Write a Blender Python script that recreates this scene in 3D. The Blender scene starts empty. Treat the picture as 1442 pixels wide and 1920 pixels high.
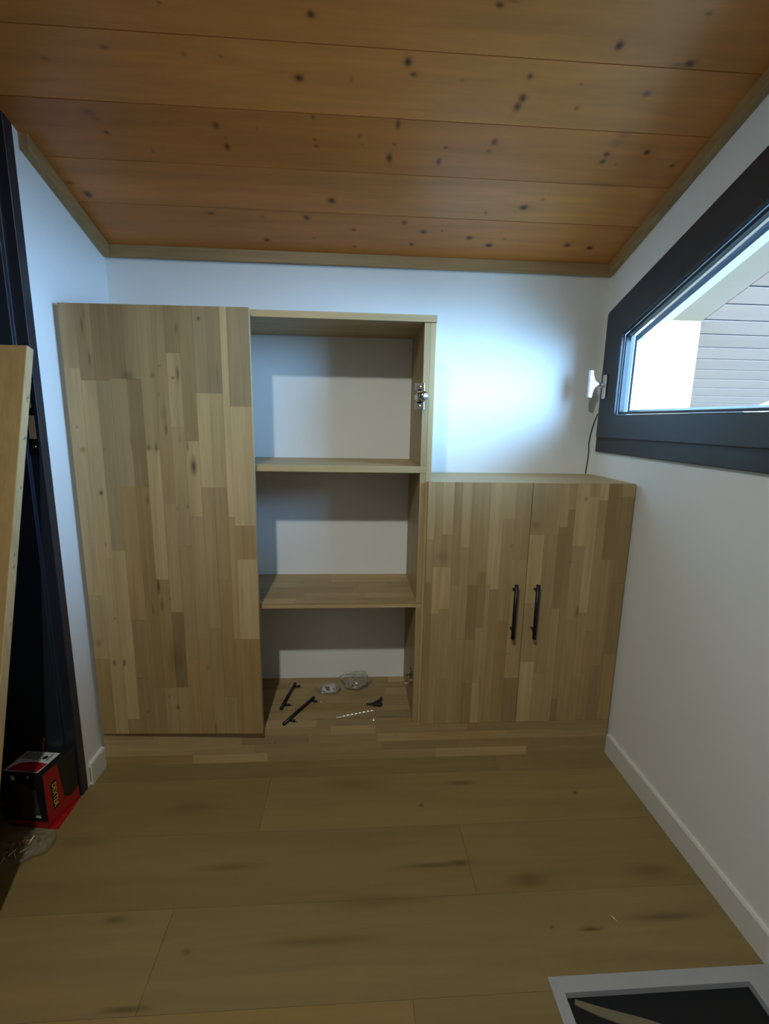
import bpy, math, random
import numpy as np
from mathutils import Matrix, Vector
random.seed(7)
sc = bpy.context.scene
C = sc.collection

# ------------------------------------------------------------------ camera
cam_d = bpy.data.cameras.new('camera'); cam = bpy.data.objects.new('camera', cam_d); C.objects.link(cam)
cam_d.sensor_fit = 'HORIZONTAL'; cam_d.sensor_width = 36.0; cam_d.lens = 886.7 * 36.0 / 1442.0
cam_d.clip_start = 0.02
R_, U_, B_ = (0.997894, -0.062477, 0.017428), (-0.005285, 0.189479, 0.98187), (-0.064647, -0.979895, 0.18875)
cam.matrix_world = Matrix(((R_[0], U_[0], B_[0], -1.1003), (R_[1], U_[1], B_[1], -1.75), (R_[2], U_[2], B_[2], 1.3902), (0, 0, 0, 1)))
sc.camera = cam

# ------------------------------------------------------------------ world, sun, lamp, exposure
w = bpy.data.worlds.new('sky'); sc.world = w; w.use_nodes = True
bg = w.node_tree.nodes['Background']; bg.inputs[0].default_value = (0.31, 0.60, 1.0, 1); bg.inputs[1].default_value = 33.0

sun_d = bpy.data.lights.new('sun', 'SUN'); sun_d.energy = 2.0; sun_d.angle = math.radians(22); sun_d.color = (0.30, 0.62, 1.0)
sun = bpy.data.objects.new('sun', sun_d); C.objects.link(sun)
# low sun dissolved in haze, from the right and a little behind the camera
sdir = Vector((-1.0, 0.88, -math.tan(math.radians(8.5)) * 1.33)).normalized()
sun.rotation_euler = sdir.to_track_quat('-Z', 'Y').to_euler(); sun.location = (6, -6, 3)

lamp_d = bpy.data.lights.new('ceiling_bulb', 'POINT'); lamp_d.energy = 6; lamp_d.shadow_soft_size = 0.035; lamp_d.color = (0.92, 1.0, 0.92)
lamp = bpy.data.objects.new('ceiling_bulb', lamp_d); C.objects.link(lamp); lamp.location = (-1.48, -1.90, 2.60)
# the same ceiling lamp throws most of its light downwards and forwards
dn_d = bpy.data.lights.new('ceiling_lamp', 'SPOT'); dn_d.energy = 80; dn_d.shadow_soft_size = 0.035; dn_d.color = (0.96, 1.0, 0.90)
dn_d.spot_size = math.radians(110); dn_d.spot_blend = 1.0
dn = bpy.data.objects.new('ceiling_lamp', dn_d); C.objects.link(dn); dn.location = (-1.48, -1.90, 2.60)
dn.rotation_euler = Vector((0.4, 1.4, -2.3)).normalized().to_track_quat('-Z', 'Y').to_euler()

port_d = bpy.data.lights.new('window_portal', 'AREA'); port_d.shape = 'RECTANGLE'; port_d.size = 1.6; port_d.size_y = 1.1; port_d.cycles.is_portal = True
port = bpy.data.objects.new('window_portal', port_d); C.objects.link(port); port.location = (0.16, -0.38, 1.80)
port.rotation_euler = (math.radians(90), 0, math.radians(90))

vs = sc.view_settings
sc.display_settings.display_device = 'sRGB'
vs.view_transform = 'Standard'; vs.look = 'None'; vs.exposure = 0.12; vs.gamma = 1.0; vs.use_curve_mapping = False

# ------------------------------------------------------------------ helpers
BASE = {}
class MB:
    """collects shapes in world coordinates; build() links them as one mesh object"""
    def __init__(s): s.v = []; s.f = []; s.sm = []
    def add(s, v, f, smooth=False):
        o = len(s.v); s.v += [tuple(p) for p in v]; s.f += [tuple(i + o for i in q) for q in f]; s.sm += [smooth] * len(f); return s
    def box(s, x0, x1, y0, y1, z0, z1):
        return s.add([(x0, y0, z0), (x1, y0, z0), (x1, y1, z0), (x0, y1, z0), (x0, y0, z1), (x1, y0, z1), (x1, y1, z1), (x0, y1, z1)],
                     [(0, 3, 2, 1), (4, 5, 6, 7), (0, 1, 5, 4), (1, 2, 6, 5), (2, 3, 7, 6), (3, 0, 4, 7)])
    def hexa(s, b, t):
        return s.add(list(b) + list(t), [(0, 3, 2, 1), (4, 5, 6, 7), (0, 1, 5, 4), (1, 2, 6, 5), (2, 3, 7, 6), (3, 0, 4, 7)])
    def ring(s, p, d, r, n, up=None):
        d = Vector(d).normalized(); a = Vector((0, 0, 1)) if abs(d.z) < 0.9 else Vector((1, 0, 0))
        u = d.cross(a).normalized(); w_ = d.cross(u)
        return [Vector(p) + (u * math.cos(2 * math.pi * i / n) + w_ * math.sin(2 * math.pi * i / n)) * r for i in range(n)]
    def tube(s, pts, rad, n=10, smooth=True):
        pts = [Vector(p) for p in pts]; rr = rad if isinstance(rad, (list, tuple)) else [rad] * len(pts)
        v = []
        for i, p in enumerate(pts):
            d = pts[min(i + 1, len(pts) - 1)] - pts[max(i - 1, 0)]; v += s.ring(p, d, rr[i], n)
        f = [(i * n + j, i * n + (j + 1) % n, (i + 1) * n + (j + 1) % n, (i + 1) * n + j) for i in range(len(pts) - 1) for j in range(n)]
        s.add(v, f, smooth); m = len(pts) - 1
        o = len(s.v) - len(v)
        s.f += [tuple(o + j for j in reversed(range(n))), tuple(o + m * n + j for j in range(n))]; s.sm += [False, False]
        return s
    def cyl(s, a, b, r, n=14): return s.tube([a, b], r, n)
    def lathe(s, p, d, prof, n=20):
        """prof: list of (distance along d, radius)"""
        d = Vector(d).normalized(); pts = [Vector(p) + d * h for h, r in prof]; v = []
        for q, (h, r) in zip(pts, prof): v += s.ring(q, d, max(r, 1e-5), n)
        f = [(i * n + j, i * n + (j + 1) % n, (i + 1) * n + (j + 1) % n, (i + 1) * n + j) for i in range(len(pts) - 1) for j in range(n)]
        return s.add(v, f, True)
    def prism(s, poly, fn, a, b):
        """poly of 2-D points mapped by fn(p, t) to 3-D, extruded t from a to b"""
        n = len(poly); v = [fn(p, a) for p in poly] + [fn(p, b) for p in poly]
        return s.add(v, [tuple(reversed(range(n))), tuple(range(n, 2 * n))] + [(i, (i + 1) % n, n + (i + 1) % n, n + i) for i in range(n)])
    def frame(s, outer, inner, fn, a, b):
        n = len(outer); v = [fn(p, a) for p in outer] + [fn(p, a) for p in inner] + [fn(p, b) for p in outer] + [fn(p, b) for p in inner]
        f = []
        for i in range(n):
            j = (i + 1) % n
            f += [(i, j, n + j, n + i), (2 * n + i, 3 * n + i, 3 * n + j, 2 * n + j), (i, 2 * n + i, 2 * n + j, j), (n + i, n + j, 3 * n + j, 3 * n + i)]
        return s.add(v, f)
    def build(s, name, mat, parent=None, bevel=0.0, color=None, xf=None, fix=True):
        off = Vector(BASE.get(parent.name, (0, 0, 0))) if parent else Vector((0, 0, 0))
        if not parent and s.v and BASE.get('__next'):
            off = Vector(BASE.pop('__next'))
        vv = [Vector(p) for p in s.v]
        if xf: vv = [xf(p) for p in vv]
        me = bpy.data.meshes.new(name); me.from_pydata([tuple(p - off) for p in vv], [], s.f)
        me.polygons.foreach_set('use_smooth', s.sm); me.update()
        if fix:
            import bmesh
            bm = bmesh.new(); bm.from_mesh(me); bmesh.ops.recalc_face_normals(bm, faces=bm.faces); bm.to_mesh(me); bm.free()
        me.materials.append(mat)
        o = bpy.data.objects.new(name, me); C.objects.link(o)
        if parent: o.parent = parent
        else: o.location = off
        BASE[o.name] = tuple(off)
        if color: o.color = (*color, 1)
        if bevel:
            m = o.modifiers.new('bevel', 'BEVEL'); m.width = bevel; m.segments = 2; m.limit_method = 'ANGLE'; m.angle_limit = math.radians(40)
        return o

def thing(name, label, cat, base, group=None):
    o = bpy.data.objects.new(name, None); C.objects.link(o); o.location = base; o.empty_display_size = 0.05
    o['label'] = label; o['category'] = cat
    if group: o['group'] = group
    BASE[o.name] = tuple(base); return o
def tag(o, label, cat, group=None):
    o['label'] = label; o['category'] = cat
    if group: o['group'] = group
    return o
def struct(o, label=None):
    o['kind'] = 'structure'
    if label: o['label'] = label
    return o
def sempty(name, base=(0, 0, 0), label=None):
    o = bpy.data.objects.new(name, None); C.objects.link(o); o.location = base; BASE[o.name] = tuple(base); return struct(o, label)

def srgb(r, g, b):
    f = lambda c: (c / 255 / 12.92) if c / 255 <= 0.04045 else ((c / 255 + 0.055) / 1.055) ** 2.4
    return (f(r), f(g), f(b))

# ------------------------------------------------------------------ materials
def mat(name, col, rough=0.5, metal=0.0, spec=0.5, bump=0.0, bscale=200.0, var=0.0, vscale=8.0, coat=0.0):
    m = bpy.data.materials.new(name); m.use_nodes = True; nt = m.node_tree; b = nt.nodes['Principled BSDF']
    b.inputs['Base Color'].default_value = (*col, 1); b.inputs['Roughness'].default_value = rough; b.inputs['Metallic'].default_value = metal
    b.inputs['Specular IOR Level'].default_value = spec; b.inputs['Coat Weight'].default_value = coat
    tc = nt.nodes.new('ShaderNodeTexCoord')
    n = nt.nodes.new('ShaderNodeTexNoise'); n.inputs['Scale'].default_value = vscale; n.inputs['Detail'].default_value = 5
    nt.links.new(tc.outputs['Object'], n.inputs['Vector'])
    mr = nt.nodes.new('ShaderNodeMapRange'); mr.inputs['To Min'].default_value = 1 - var; mr.inputs['To Max'].default_value = 1 + var
    nt.links.new(n.outputs['Fac'], mr.inputs['Value'])
    mx = nt.nodes.new('ShaderNodeVectorMath'); mx.operation = 'SCALE'; mx.inputs[0].default_value = col
    nt.links.new(mr.outputs['Result'], mx.inputs['Scale']); nt.links.new(mx.outputs['Vector'], b.inputs['Base Color'])
    if bump:
        n2 = nt.nodes.new('ShaderNodeTexNoise'); n2.inputs['Scale'].default_value = bscale; n2.inputs['Detail'].default_value = 3
        nt.links.new(tc.outputs['Object'], n2.inputs['Vector'])
        bp = nt.nodes.new('ShaderNodeBump'); bp.inputs['Strength'].default_value = bump; bp.inputs['Distance'].default_value = 0.002
        nt.links.new(n2.outputs['Fac'], bp.inputs['Height']); nt.links.new(bp.outputs['Normal'], b.inputs['Normal'])
    return m

def wood(name, base, scale, rough=0.45, grain=0.14, streak=0.10, knot=(0.05, 0.02, 0.012), coat=0.0, objcol=True, halo=None, spec=0.4):
    """grain stretched along the axis with the small scale; tone from the object's own colour; knots from the mesh attribute"""
    m = bpy.data.materials.new(name); m.use_nodes = True; nt = m.node_tree; N = nt.nodes; L = nt.links; b = N['Principled BSDF']
    b.inputs['Roughness'].default_value = rough; b.inputs['Coat Weight'].default_value = coat; b.inputs['Coat Roughness'].default_value = 0.22
    b.inputs['Specular IOR Level'].default_value = spec
    tc = N.new('ShaderNodeTexCoord'); oi = N.new('ShaderNodeObjectInfo')
    rnd = N.new('ShaderNodeMath'); rnd.operation = 'MULTIPLY'; rnd.inputs[1].default_value = 37.0; L.new(oi.outputs['Random'], rnd.inputs[0])
    ad = N.new('ShaderNodeVectorMath'); ad.operation = 'ADD'; L.new(tc.outputs['Object'], ad.inputs[0]); L.new(rnd.outputs[0], ad.inputs[1])
    mp = N.new('ShaderNodeMapping'); mp.inputs['Scale'].default_value = scale; L.new(ad.outputs[0], mp.inputs['Vector'])
    n1 = N.new('ShaderNodeTexNoise'); n1.inputs['Scale'].default_value = 1.0; n1.inputs['Detail'].default_value = 7; n1.inputs['Roughness'].default_value = 0.6; n1.inputs['Distortion'].default_value = 0.6
    L.new(mp.outputs[0], n1.inputs['Vector'])
    n2 = N.new('ShaderNodeTexNoise'); n2.inputs['Scale'].default_value = 0.22; n2.inputs['Detail'].default_value = 3; n2.inputs['Distortion'].default_value = 1.2
    L.new(mp.outputs[0], n2.inputs['Vector'])
    r1 = N.new('ShaderNodeMapRange'); r1.inputs['From Min'].default_value = 0.3; r1.inputs['From Max'].default_value = 0.7; r1.inputs['To Min'].default_value = 1 - grain; r1.inputs['To Max'].default_value = 1 + grain * 0.6; L.new(n1.outputs['Fac'], r1.inputs['Value'])
    r2 = N.new('ShaderNodeMapRange'); r2.inputs['From Min'].default_value = 0.3; r2.inputs['From Max'].default_value = 0.7; r2.inputs['To Min'].default_value = 1 - streak; r2.inputs['To Max'].default_value = 1 + streak; L.new(n2.outputs['Fac'], r2.inputs['Value'])
    mu = N.new('ShaderNodeMath'); mu.operation = 'MULTIPLY'; L.new(r1.outputs[0], mu.inputs[0]); L.new(r2.outputs[0], mu.inputs[1])
    tone = N.new('ShaderNodeVectorMath'); tone.operation = 'MULTIPLY'; tone.inputs[0].default_value = base
    if objcol: L.new(oi.outputs['Color'], tone.inputs[1])
    else: tone.inputs[1].default_value = (1, 1, 1)
    sca = N.new('ShaderNodeVectorMath'); sca.operation = 'SCALE'; L.new(tone.outputs[0], sca.inputs[0]); L.new(mu.outputs[0], sca.inputs['Scale'])
    at = N.new('ShaderNodeAttribute'); at.attribute_name = 'knot'
    mix = N.new('ShaderNodeMix'); mix.data_type = 'RGBA'; mix.clamp_factor = True
    L.new(at.outputs['Fac'], mix.inputs['Factor']); L.new(sca.outputs[0], mix.inputs['A']); mix.inputs['B'].default_value = (*knot, 1)
    L.new(mix.outputs['Result'], b.inputs['Base Color'])
    bp = N.new('ShaderNodeBump'); bp.inputs['Strength'].default_value = 0.08; bp.inputs['Distance'].default_value = 0.001
    L.new(n1.outputs['Fac'], bp.inputs['Height']); L.new(bp.outputs['Normal'], b.inputs['Normal'])
    return m

OAK = srgb(168, 145, 105)
M = {}
M['oak_z'] = wood('oak_vertical_grain', OAK, (70, 70, 3.2), 0.5)
M['oak_x'] = wood('oak_lengthwise_grain', OAK, (3.2, 70, 70), 0.5)
M['pine'] = wood('varnished_pine', srgb(207, 138, 70), (2.2, 26, 26), 0.42, grain=0.15, streak=0.10, knot=(0.085, 0.028, 0.013), coat=0.10)
M['pine_trim'] = wood('pine_trim', srgb(160, 130, 88), (3, 60, 60), 0.45, grain=0.18)
M['pine_trim_y'] = wood('pine_trim_sloped', srgb(160, 130, 88), (60, 3, 60), 0.45, grain=0.18)
M['floor'] = wood('laminate_floor', srgb(137, 118, 79), (2.0, 22, 22), 0.42, grain=0.10, streak=0.10, knot=srgb(70, 50, 26), spec=0.35)
M['plaster'] = mat('white_plaster', (0.78, 0.785, 0.77), 0.9, bump=0.05, bscale=260, var=0.015)
M['skirting'] = mat('white_skirting_paint', (0.70, 0.70, 0.67), 0.5, var=0.01)
M['groove'] = mat('dark_joint', srgb(70, 40, 18), 0.8, var=0.1)
M['anthracite'] = mat('anthracite_frame', (0.026, 0.031, 0.042), 0.42, var=0.08)
M['black_paint'] = mat('black_door_paint', (0.016, 0.020, 0.030), 0.34, var=0.1)
M['black_void'] = mat('unlit_landing', (0.01, 0.01, 0.01), 0.9, var=0.1)  # near-black colour stands in for the darkness beyond the doorway
M['black_metal'] = mat('matt_black_metal', (0.008, 0.008, 0.009), 0.42, spec=0.4, var=0.1)
M['black_rubber'] = mat('black_rubber', (0.010, 0.009, 0.011), 0.7, var=0.1)
M['chrome'] = mat('nickel_plated_steel', (0.75, 0.74, 0.72), 0.18, 1.0, var=0.05)
M['steel'] = mat('bright_steel', (0.92, 0.90, 0.86), 0.30, 0.85, var=0.1)
M['alu'] = mat('satin_aluminium', (0.80, 0.82, 0.86), 0.32, 1.0, var=0.03)
M['brass'] = mat('brass_plated', (0.85, 0.65, 0.22), 0.25, 1.0, var=0.1)
M['red_card'] = mat('red_card', srgb(158, 22, 27), 0.42, var=0.06)
M['black_card'] = mat('black_card', (0.012, 0.012, 0.013), 0.4, var=0.1)
M['grey_print'] = mat('dark_grey_print', (0.045, 0.045, 0.042), 0.4, var=0.25, vscale=60)
M['white_label'] = mat('white_label', (0.60, 0.62, 0.60), 0.5, var=0.1, vscale=50)
M['grey_label'] = mat('grey_label_print', (0.22, 0.24, 0.23), 0.5, var=0.2, vscale=50)
M['yellow_print'] = mat('yellow_print', srgb(232, 190, 70), 0.5, var=0.05)
M['white_print'] = mat('white_print', (0.6, 0.6, 0.58), 0.5, var=0.05)
M['cream'] = mat('cream_render', (0.46, 0.29, 0.145), 0.85, var=0.06, vscale=5, bump=0.1, bscale=60)
M['soffit'] = mat('pale_soffit_board', (0.27, 0.160, 0.100), 0.6, var=0.03, vscale=3)
M['slat'] = wood('pale_soffit_planks', (0.31, 0.172, 0.118), (2.5, 30, 30), 0.7, grain=0.06, streak=0.06)
M['slat_gap'] = mat('shadow_gap', (0.035, 0.02, 0.02), 0.9, var=0.1)
M['ground'] = mat('gravel_ground', (0.07, 0.075, 0.06), 0.95, var=0.15, vscale=2)
M['grey_frame'] = mat('grey_painted_frame', (0.36, 0.37, 0.40), 0.45, var=0.10, vscale=18)
M['dark_panel'] = mat('dark_panel', (0.010, 0.011, 0.014), 0.6, spec=0.25, var=0.2)
M['strap'] = mat('olive_strap', srgb(112, 104, 84), 0.8, var=0.15, vscale=60)
M['wood_hole'] = mat('bare_wood', srgb(190, 150, 110), 0.7, var=0.12, vscale=80)
M['mark'] = mat('pencil_mark', srgb(128, 104, 108), 0.7, var=0.1)

def film(name, tint, gloss, fac):
    m = bpy.data.materials.new(name); m.use_nodes = True; nt = m.node_tree; N = nt.nodes; L = nt.links
    N.remove(N['Principled BSDF']); out = N['Material Output']
    tr = N.new('ShaderNodeBsdfTransparent'); tr.inputs[0].default_value = (*tint, 1)
    gl = N.new('ShaderNodeBsdfGlossy'); gl.inputs['Roughness'].default_value = gloss
    lw = N.new('ShaderNodeLayerWeight'); lw.inputs['Blend'].default_value = fac
    mx = N.new('ShaderNodeMixShader'); L.new(lw.outputs['Fresnel'], mx.inputs[0]); L.new(tr.outputs[0], mx.inputs[1]); L.new(gl.outputs[0], mx.inputs[2])
    L.new(mx.outputs[0], out.inputs[0]); return m
def bag_film(name, haze=1.0):
    m = bpy.data.materials.new(name); m.use_nodes = True; nt = m.node_tree; N = nt.nodes; L = nt.links
    N.remove(N['Principled BSDF']); out = N['Material Output']
    tr = N.new('ShaderNodeBsdfTransparent'); tr.inputs[0].default_value = (0.95, 0.95, 0.95, 1)
    gl = N.new('ShaderNodeBsdfGlossy'); gl.inputs['Roughness'].default_value = 0.22
    df = N.new('ShaderNodeBsdfDiffuse'); df.inputs[0].default_value = (0.62, 0.62, 0.60, 1)
    m1 = N.new('ShaderNodeMixShader'); m1.inputs[0].default_value = 0.25; L.new(df.outputs[0], m1.inputs[1]); L.new(gl.outputs[0], m1.inputs[2])
    lw = N.new('ShaderNodeLayerWeight'); lw.inputs['Blend'].default_value = 0.35
    tc = N.new('ShaderNodeTexCoord'); no = N.new('ShaderNodeTexNoise'); no.inputs['Scale'].default_value = 70; L.new(tc.outputs['Object'], no.inputs['Vector'])
    mr = N.new('ShaderNodeMapRange'); mr.inputs['From Min'].default_value = 0.35; mr.inputs['From Max'].default_value = 0.75; mr.inputs['To Min'].default_value = 0.0; mr.inputs['To Max'].default_value = 0.35 * haze
    L.new(no.outputs['Fac'], mr.inputs['Value'])
    ml = N.new('ShaderNodeMath'); ml.operation = 'MULTIPLY_ADD'; ml.use_clamp = True; ml.inputs[1].default_value = 0.40 * haze; L.new(lw.outputs['Facing'], ml.inputs[0]); L.new(mr.outputs[0], ml.inputs[2])
    mx = N.new('ShaderNodeMixShader'); L.new(ml.outputs[0], mx.inputs[0]); L.new(tr.outputs[0], mx.inputs[1]); L.new(m1.outputs[0], mx.inputs[2])
    L.new(mx.outputs[0], out.inputs[0]); return m
M['glass'] = film('window_glass', (0.97, 0.985, 0.99), 0.0, 0.08)
M['film'] = bag_film('clear_plastic_film')
M['film_thin'] = bag_film('thin_clear_film', 0.4)
M['dark_red'] = mat('dark_red_paint', srgb(96, 20, 22), 0.5, var=0.1)

# tones for glued staves (multipliers on the oak base)
T = {'L': (1.22, 1.22, 1.22), 'l': (1.10, 1.10, 1.09), 'M': (0.96, 0.95, 0.93), 'm': (0.86, 0.83, 0.79), 'D': (0.72, 0.68, 0.64), 'd': (0.60, 0.56, 0.52),
     'G': (0.90, 0.92, 0.96), 'g': (0.78, 0.80, 0.83), 'O': (0.98, 0.88, 0.76), 'o': (0.84, 0.76, 0.64), 'Y': (1.05, 0.99, 0.82), 'y': (0.88, 0.82, 0.66)}
def tone(k):
    j = 1 + random.uniform(-0.03, 0.03); return tuple((0.96 + (c - 0.96) * 0.95) * j for c in T[k])

def knot_field(a, b, knots, stretch):
    """0..1 over arrays a (across) and b; soft elongated ellipses"""
    out = np.zeros_like(a)
    for (ca, cb, ra, rb, s) in knots:
        d = np.sqrt(((a - ca) / (ra * 1.0)) ** 2 + ((b - cb) / (rb * 1.0)) ** 2)
        core = np.clip(1.3 - d, 0, 1) * s
        dh = np.sqrt(((a - ca) / (ra * stretch[0])) ** 2 + ((b - cb) / (rb * stretch[1])) ** 2)
        halo = np.clip(1 - dh, 0, 1) ** 1.5 * s * 0.30
        out = np.maximum(out, np.maximum(core, halo))
    return np.clip(out, 0, 1)

def board_grid(name, a0, a1, b0, b1, fn, thick, mat_, parent, step, knots, stretch, color=None):
    """board whose face over (a, b) is a fine grid carrying the 'knot' attribute; fn(a, b, t) -> world, t = depth behind the face"""
    ra = max([k[2] for k in knots], default=0) * stretch[0]; rb = max([k[3] for k in knots], default=0) * stretch[1]
    near = [k for k in knots if a0 - ra < k[0] < a1 + ra and b0 - rb < k[1] < b1 + rb]
    na = max(2, int(round((a1 - a0) / step)) + 1) if near else 2; nb = max(2, int(round((b1 - b0) / step)) + 1) if near else 2
    A, Bg = np.meshgrid(np.linspace(a0, a1, na), np.linspace(b0, b1, nb))
    A = A.ravel(); Bg = Bg.ravel(); off = np.array(BASE.get(parent.name, (0, 0, 0)))
    V = np.array(fn(A, Bg, 0.0)).T - off
    k = knot_field(A, Bg, near, stretch) if near else np.zeros(len(A))
    i = np.arange(na - 1); j = np.arange(nb - 1); I, J = np.meshgrid(i, j); q = (J * na + I).ravel()
    F = np.stack([q, q + 1, q + na + 1, q + na], 1).tolist()
    c = [(a0, b0), (a1, b0), (a1, b1), (a0, b1)]; n0 = len(V)
    extra = [np.array(fn(np.array([x]), np.array([y]), t)).ravel() - off for t in (0.0, thick) for x, y in c]
    V = np.vstack([V, np.array(extra)])
    F += [(n0 + 4, n0 + 5, n0 + 6, n0 + 7)] + [(n0 + x, n0 + (x + 1) % 4, n0 + 4 + (x + 1) % 4, n0 + 4 + x) for x in range(4)]
    me = bpy.data.meshes.new(name); me.from_pydata(V.tolist(), [], F); me.update()
    if near:
        at = me.attributes.new('knot', 'FLOAT', 'POINT'); at.data.foreach_set('value', np.concatenate([k, np.zeros(8)]).astype(np.float32))
    me.materials.append(mat_); o = bpy.data.objects.new(name, me); C.objects.link(o); o.parent = parent
    o.color = (*(color or (1, 1, 1)), 1); return o

CEIL_KNOTS = [(-1.556, -0.424, 0.0061, 0.004, 0.8), (-1.208, -0.421, 0.0113, 0.0082, 1), (-1.731, -0.325, 0.0133, 0.0059, 0.6), (-1.894, -0.29, 0.0122, 0.0087, 0.4), (-1.537, -0.321, 0.0067, 0.0048, 0.6), (-1.445, -0.321, 0.0054, 0.0036, 0.6), (-1.252, -0.283, 0.0141, 0.0104, 1), (-1.113, -0.289, 0.0043, 0.0065, 0.6), (-1.863, -0.16, 0.0181, 0.0123, 0.45), (-1.853, -0.142, 0.0122, 0.0079, 0.4), (-1.842, -0.102, 0.0095, 0.0067, 0.8), (-1.511, -0.142, 0.0109, 0.0128, 0.7), (-1.496, -0.077, 0.0098, 0.0124, 0.9), (-1.493, -0.105, 0.0064, 0.005, 0.6), (-1.392, -0.14, 0.0047, 0.0049, 0.5), (-1.224, -0.182, 0.0062, 0.0076, 0.7), (-1.225, -0.115, 0.0065, 0.0051, 0.7), (-1.222, -0.095, 0.0066, 0.0052, 0.9), (-1.09, -0.135, 0.0065, 0.0099, 0.6), (-1.081, -0.108, 0.0049, 0.0034, 0.6), (-1.73, -0.05, 0.0066, 0.0073, 0.6), (-2.024, 0.125, 0.0147, 0.0159, 0.9), (-2.059, 0.081, 0.016, 0.0085, 0.6), (-1.184, 0.103, 0.015, 0.0137, 1), (-1.625, 0.184, 0.0135, 0.0099, 0.8), (-1.444, 0.189, 0.0097, 0.0074, 0.6), (-1.28, 0.184, 0.0137, 0.0125, 0.9), (-1.448, 0.304, 0.0126, 0.0114, 0.9), (-1.263, 0.282, 0.0062, 0.0056, 0.8), (-1.107, 0.233, 0.0101, 0.0079, 0.8), (-1.103, 0.319, 0.0086, 0.0088, 0.8), (-0.767, -0.465, 0.0111, 0.0058, 1), (-0.442, -0.404, 0.012, 0.0122, 1), (-0.236, -0.376, 0.0166, 0.0105, 0.9), (-0.264, -0.371, 0.0222, 0.0058, 0.5), (-0.967, -0.337, 0.011, 0.0121, 1), (-0.948, -0.309, 0.0113, 0.0064, 0.9), (-0.816, -0.301, 0.0057, 0.0039, 0.6), (-0.639, -0.323, 0.0099, 0.0075, 0.9), (-0.638, -0.268, 0.0119, 0.0138, 0.9), (-0.645, -0.245, 0.012, 0.0143, 0.9), (-0.494, -0.312, 0.0057, 0.0039, 0.7), (-0.475, -0.251, 0.0076, 0.0085, 0.6), (-0.3, -0.299, 0.0132, 0.008, 0.8), (-0.977, -0.175, 0.0079, 0.0173, 0.9), (-0.983, -0.114, 0.0065, 0.0051, 0.8), (-0.994, -0.069, 0.0102, 0.0183, 0.9), (-0.822, -0.113, 0.0082, 0.0052, 0.8), (-0.835, -0.066, 0.0085, 0.0129, 0.9), (-0.677, -0.139, 0.0114, 0.0134, 0.9), (-0.685, -0.11, 0.0066, 0.0052, 0.9), (-0.311, -0.121, 0.0117, 0.0088, 0.9), (-0.311, -0.096, 0.0102, 0.009, 1), (-0.263, -0.089, 0.0052, 0.0055, 0.5), (-0.189, -0.134, 0.0117, 0.0086, 1), (-0.078, -0.094, 0.0087, 0.0073, 0.9), (-0.292, -0.186, 0.0257, 0.016, 0.35), (-0.304, -0.158, 0.0229, 0.0166, 0.35), (-0.263, -0.012, 0.0544, 0.0122, 0.35), (-0.496, 0.094, 0.0192, 0.0138, 1), (-0.492, 0.093, 0.0384, 0.0162, 0.3), (-0.442, 0.056, 0.0094, 0.0065, 0.6), (-0.625, 0.125, 0.0078, 0.0071, 0.7), (-0.918, 0.186, 0.0119, 0.0101, 0.9), (-0.839, 0.228, 0.0143, 0.0106, 1), (-0.876, 0.294, 0.0106, 0.0086, 0.9), (-0.768, 0.219, 0.0061, 0.0053, 0.7), (-0.655, 0.248, 0.0146, 0.011, 1), (-0.566, 0.282, 0.0171, 0.0115, 1), (-0.515, 0.245, 0.0063, 0.0055, 0.7), (-0.252, 0.265, 0.015, 0.0114, 1), (-0.154, 0.274, 0.0151, 0.0115, 1), (-0.736, -0.474, 0.0148, 0.0038, 0.5), (-0.268, -0.478, 0.0101, 0.0048, 0.6)]
FLOOR_STREAKS = [(-0.837, -0.493, 0.1025, 0.0091, 0.55), (-0.755, -0.489, 0.0378, 0.0111, 0.7), (-0.674, -0.15, 0.0589, 0.011, 0.6), (-0.846, -0.253, 0.0098, 0.0074, 0.9), (-0.246, -0.218, 0.0103, 0.0078, 0.9), (-0.194, -0.685, 0.1166, 0.0115, 0.55), (-0.43, -0.707, 0.0332, 0.0055, 0.8), (-0.538, -0.696, 0.0061, 0.0042, 0.8), (-0.555, -0.556, 0.0666, 0.0235, 0.4), (-0.151, -0.543, 0.0859, 0.0278, 0.35), (-1.765, -0.617, 0.0327, 0.0117, 0.5), (-1.536, -0.711, 0.0127, 0.009, 0.5), (-1.2, -0.701, 0.159, 0.0133, 0.35), (-1.486, -0.47, 0.1171, 0.0146, 0.35), (-1.639, -0.83, 0.0631, 0.0064, 0.7), (-1.102, -0.138, 0.1246, 0.0272, 0.3), (-2.001, -0.358, 0.1048, 0.0164, 0.3), (-1.681, -0.229, 0.1151, 0.0242, 0.3), (-1.037, -0.6, 0.1573, 0.0217, 0.25)]
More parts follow.
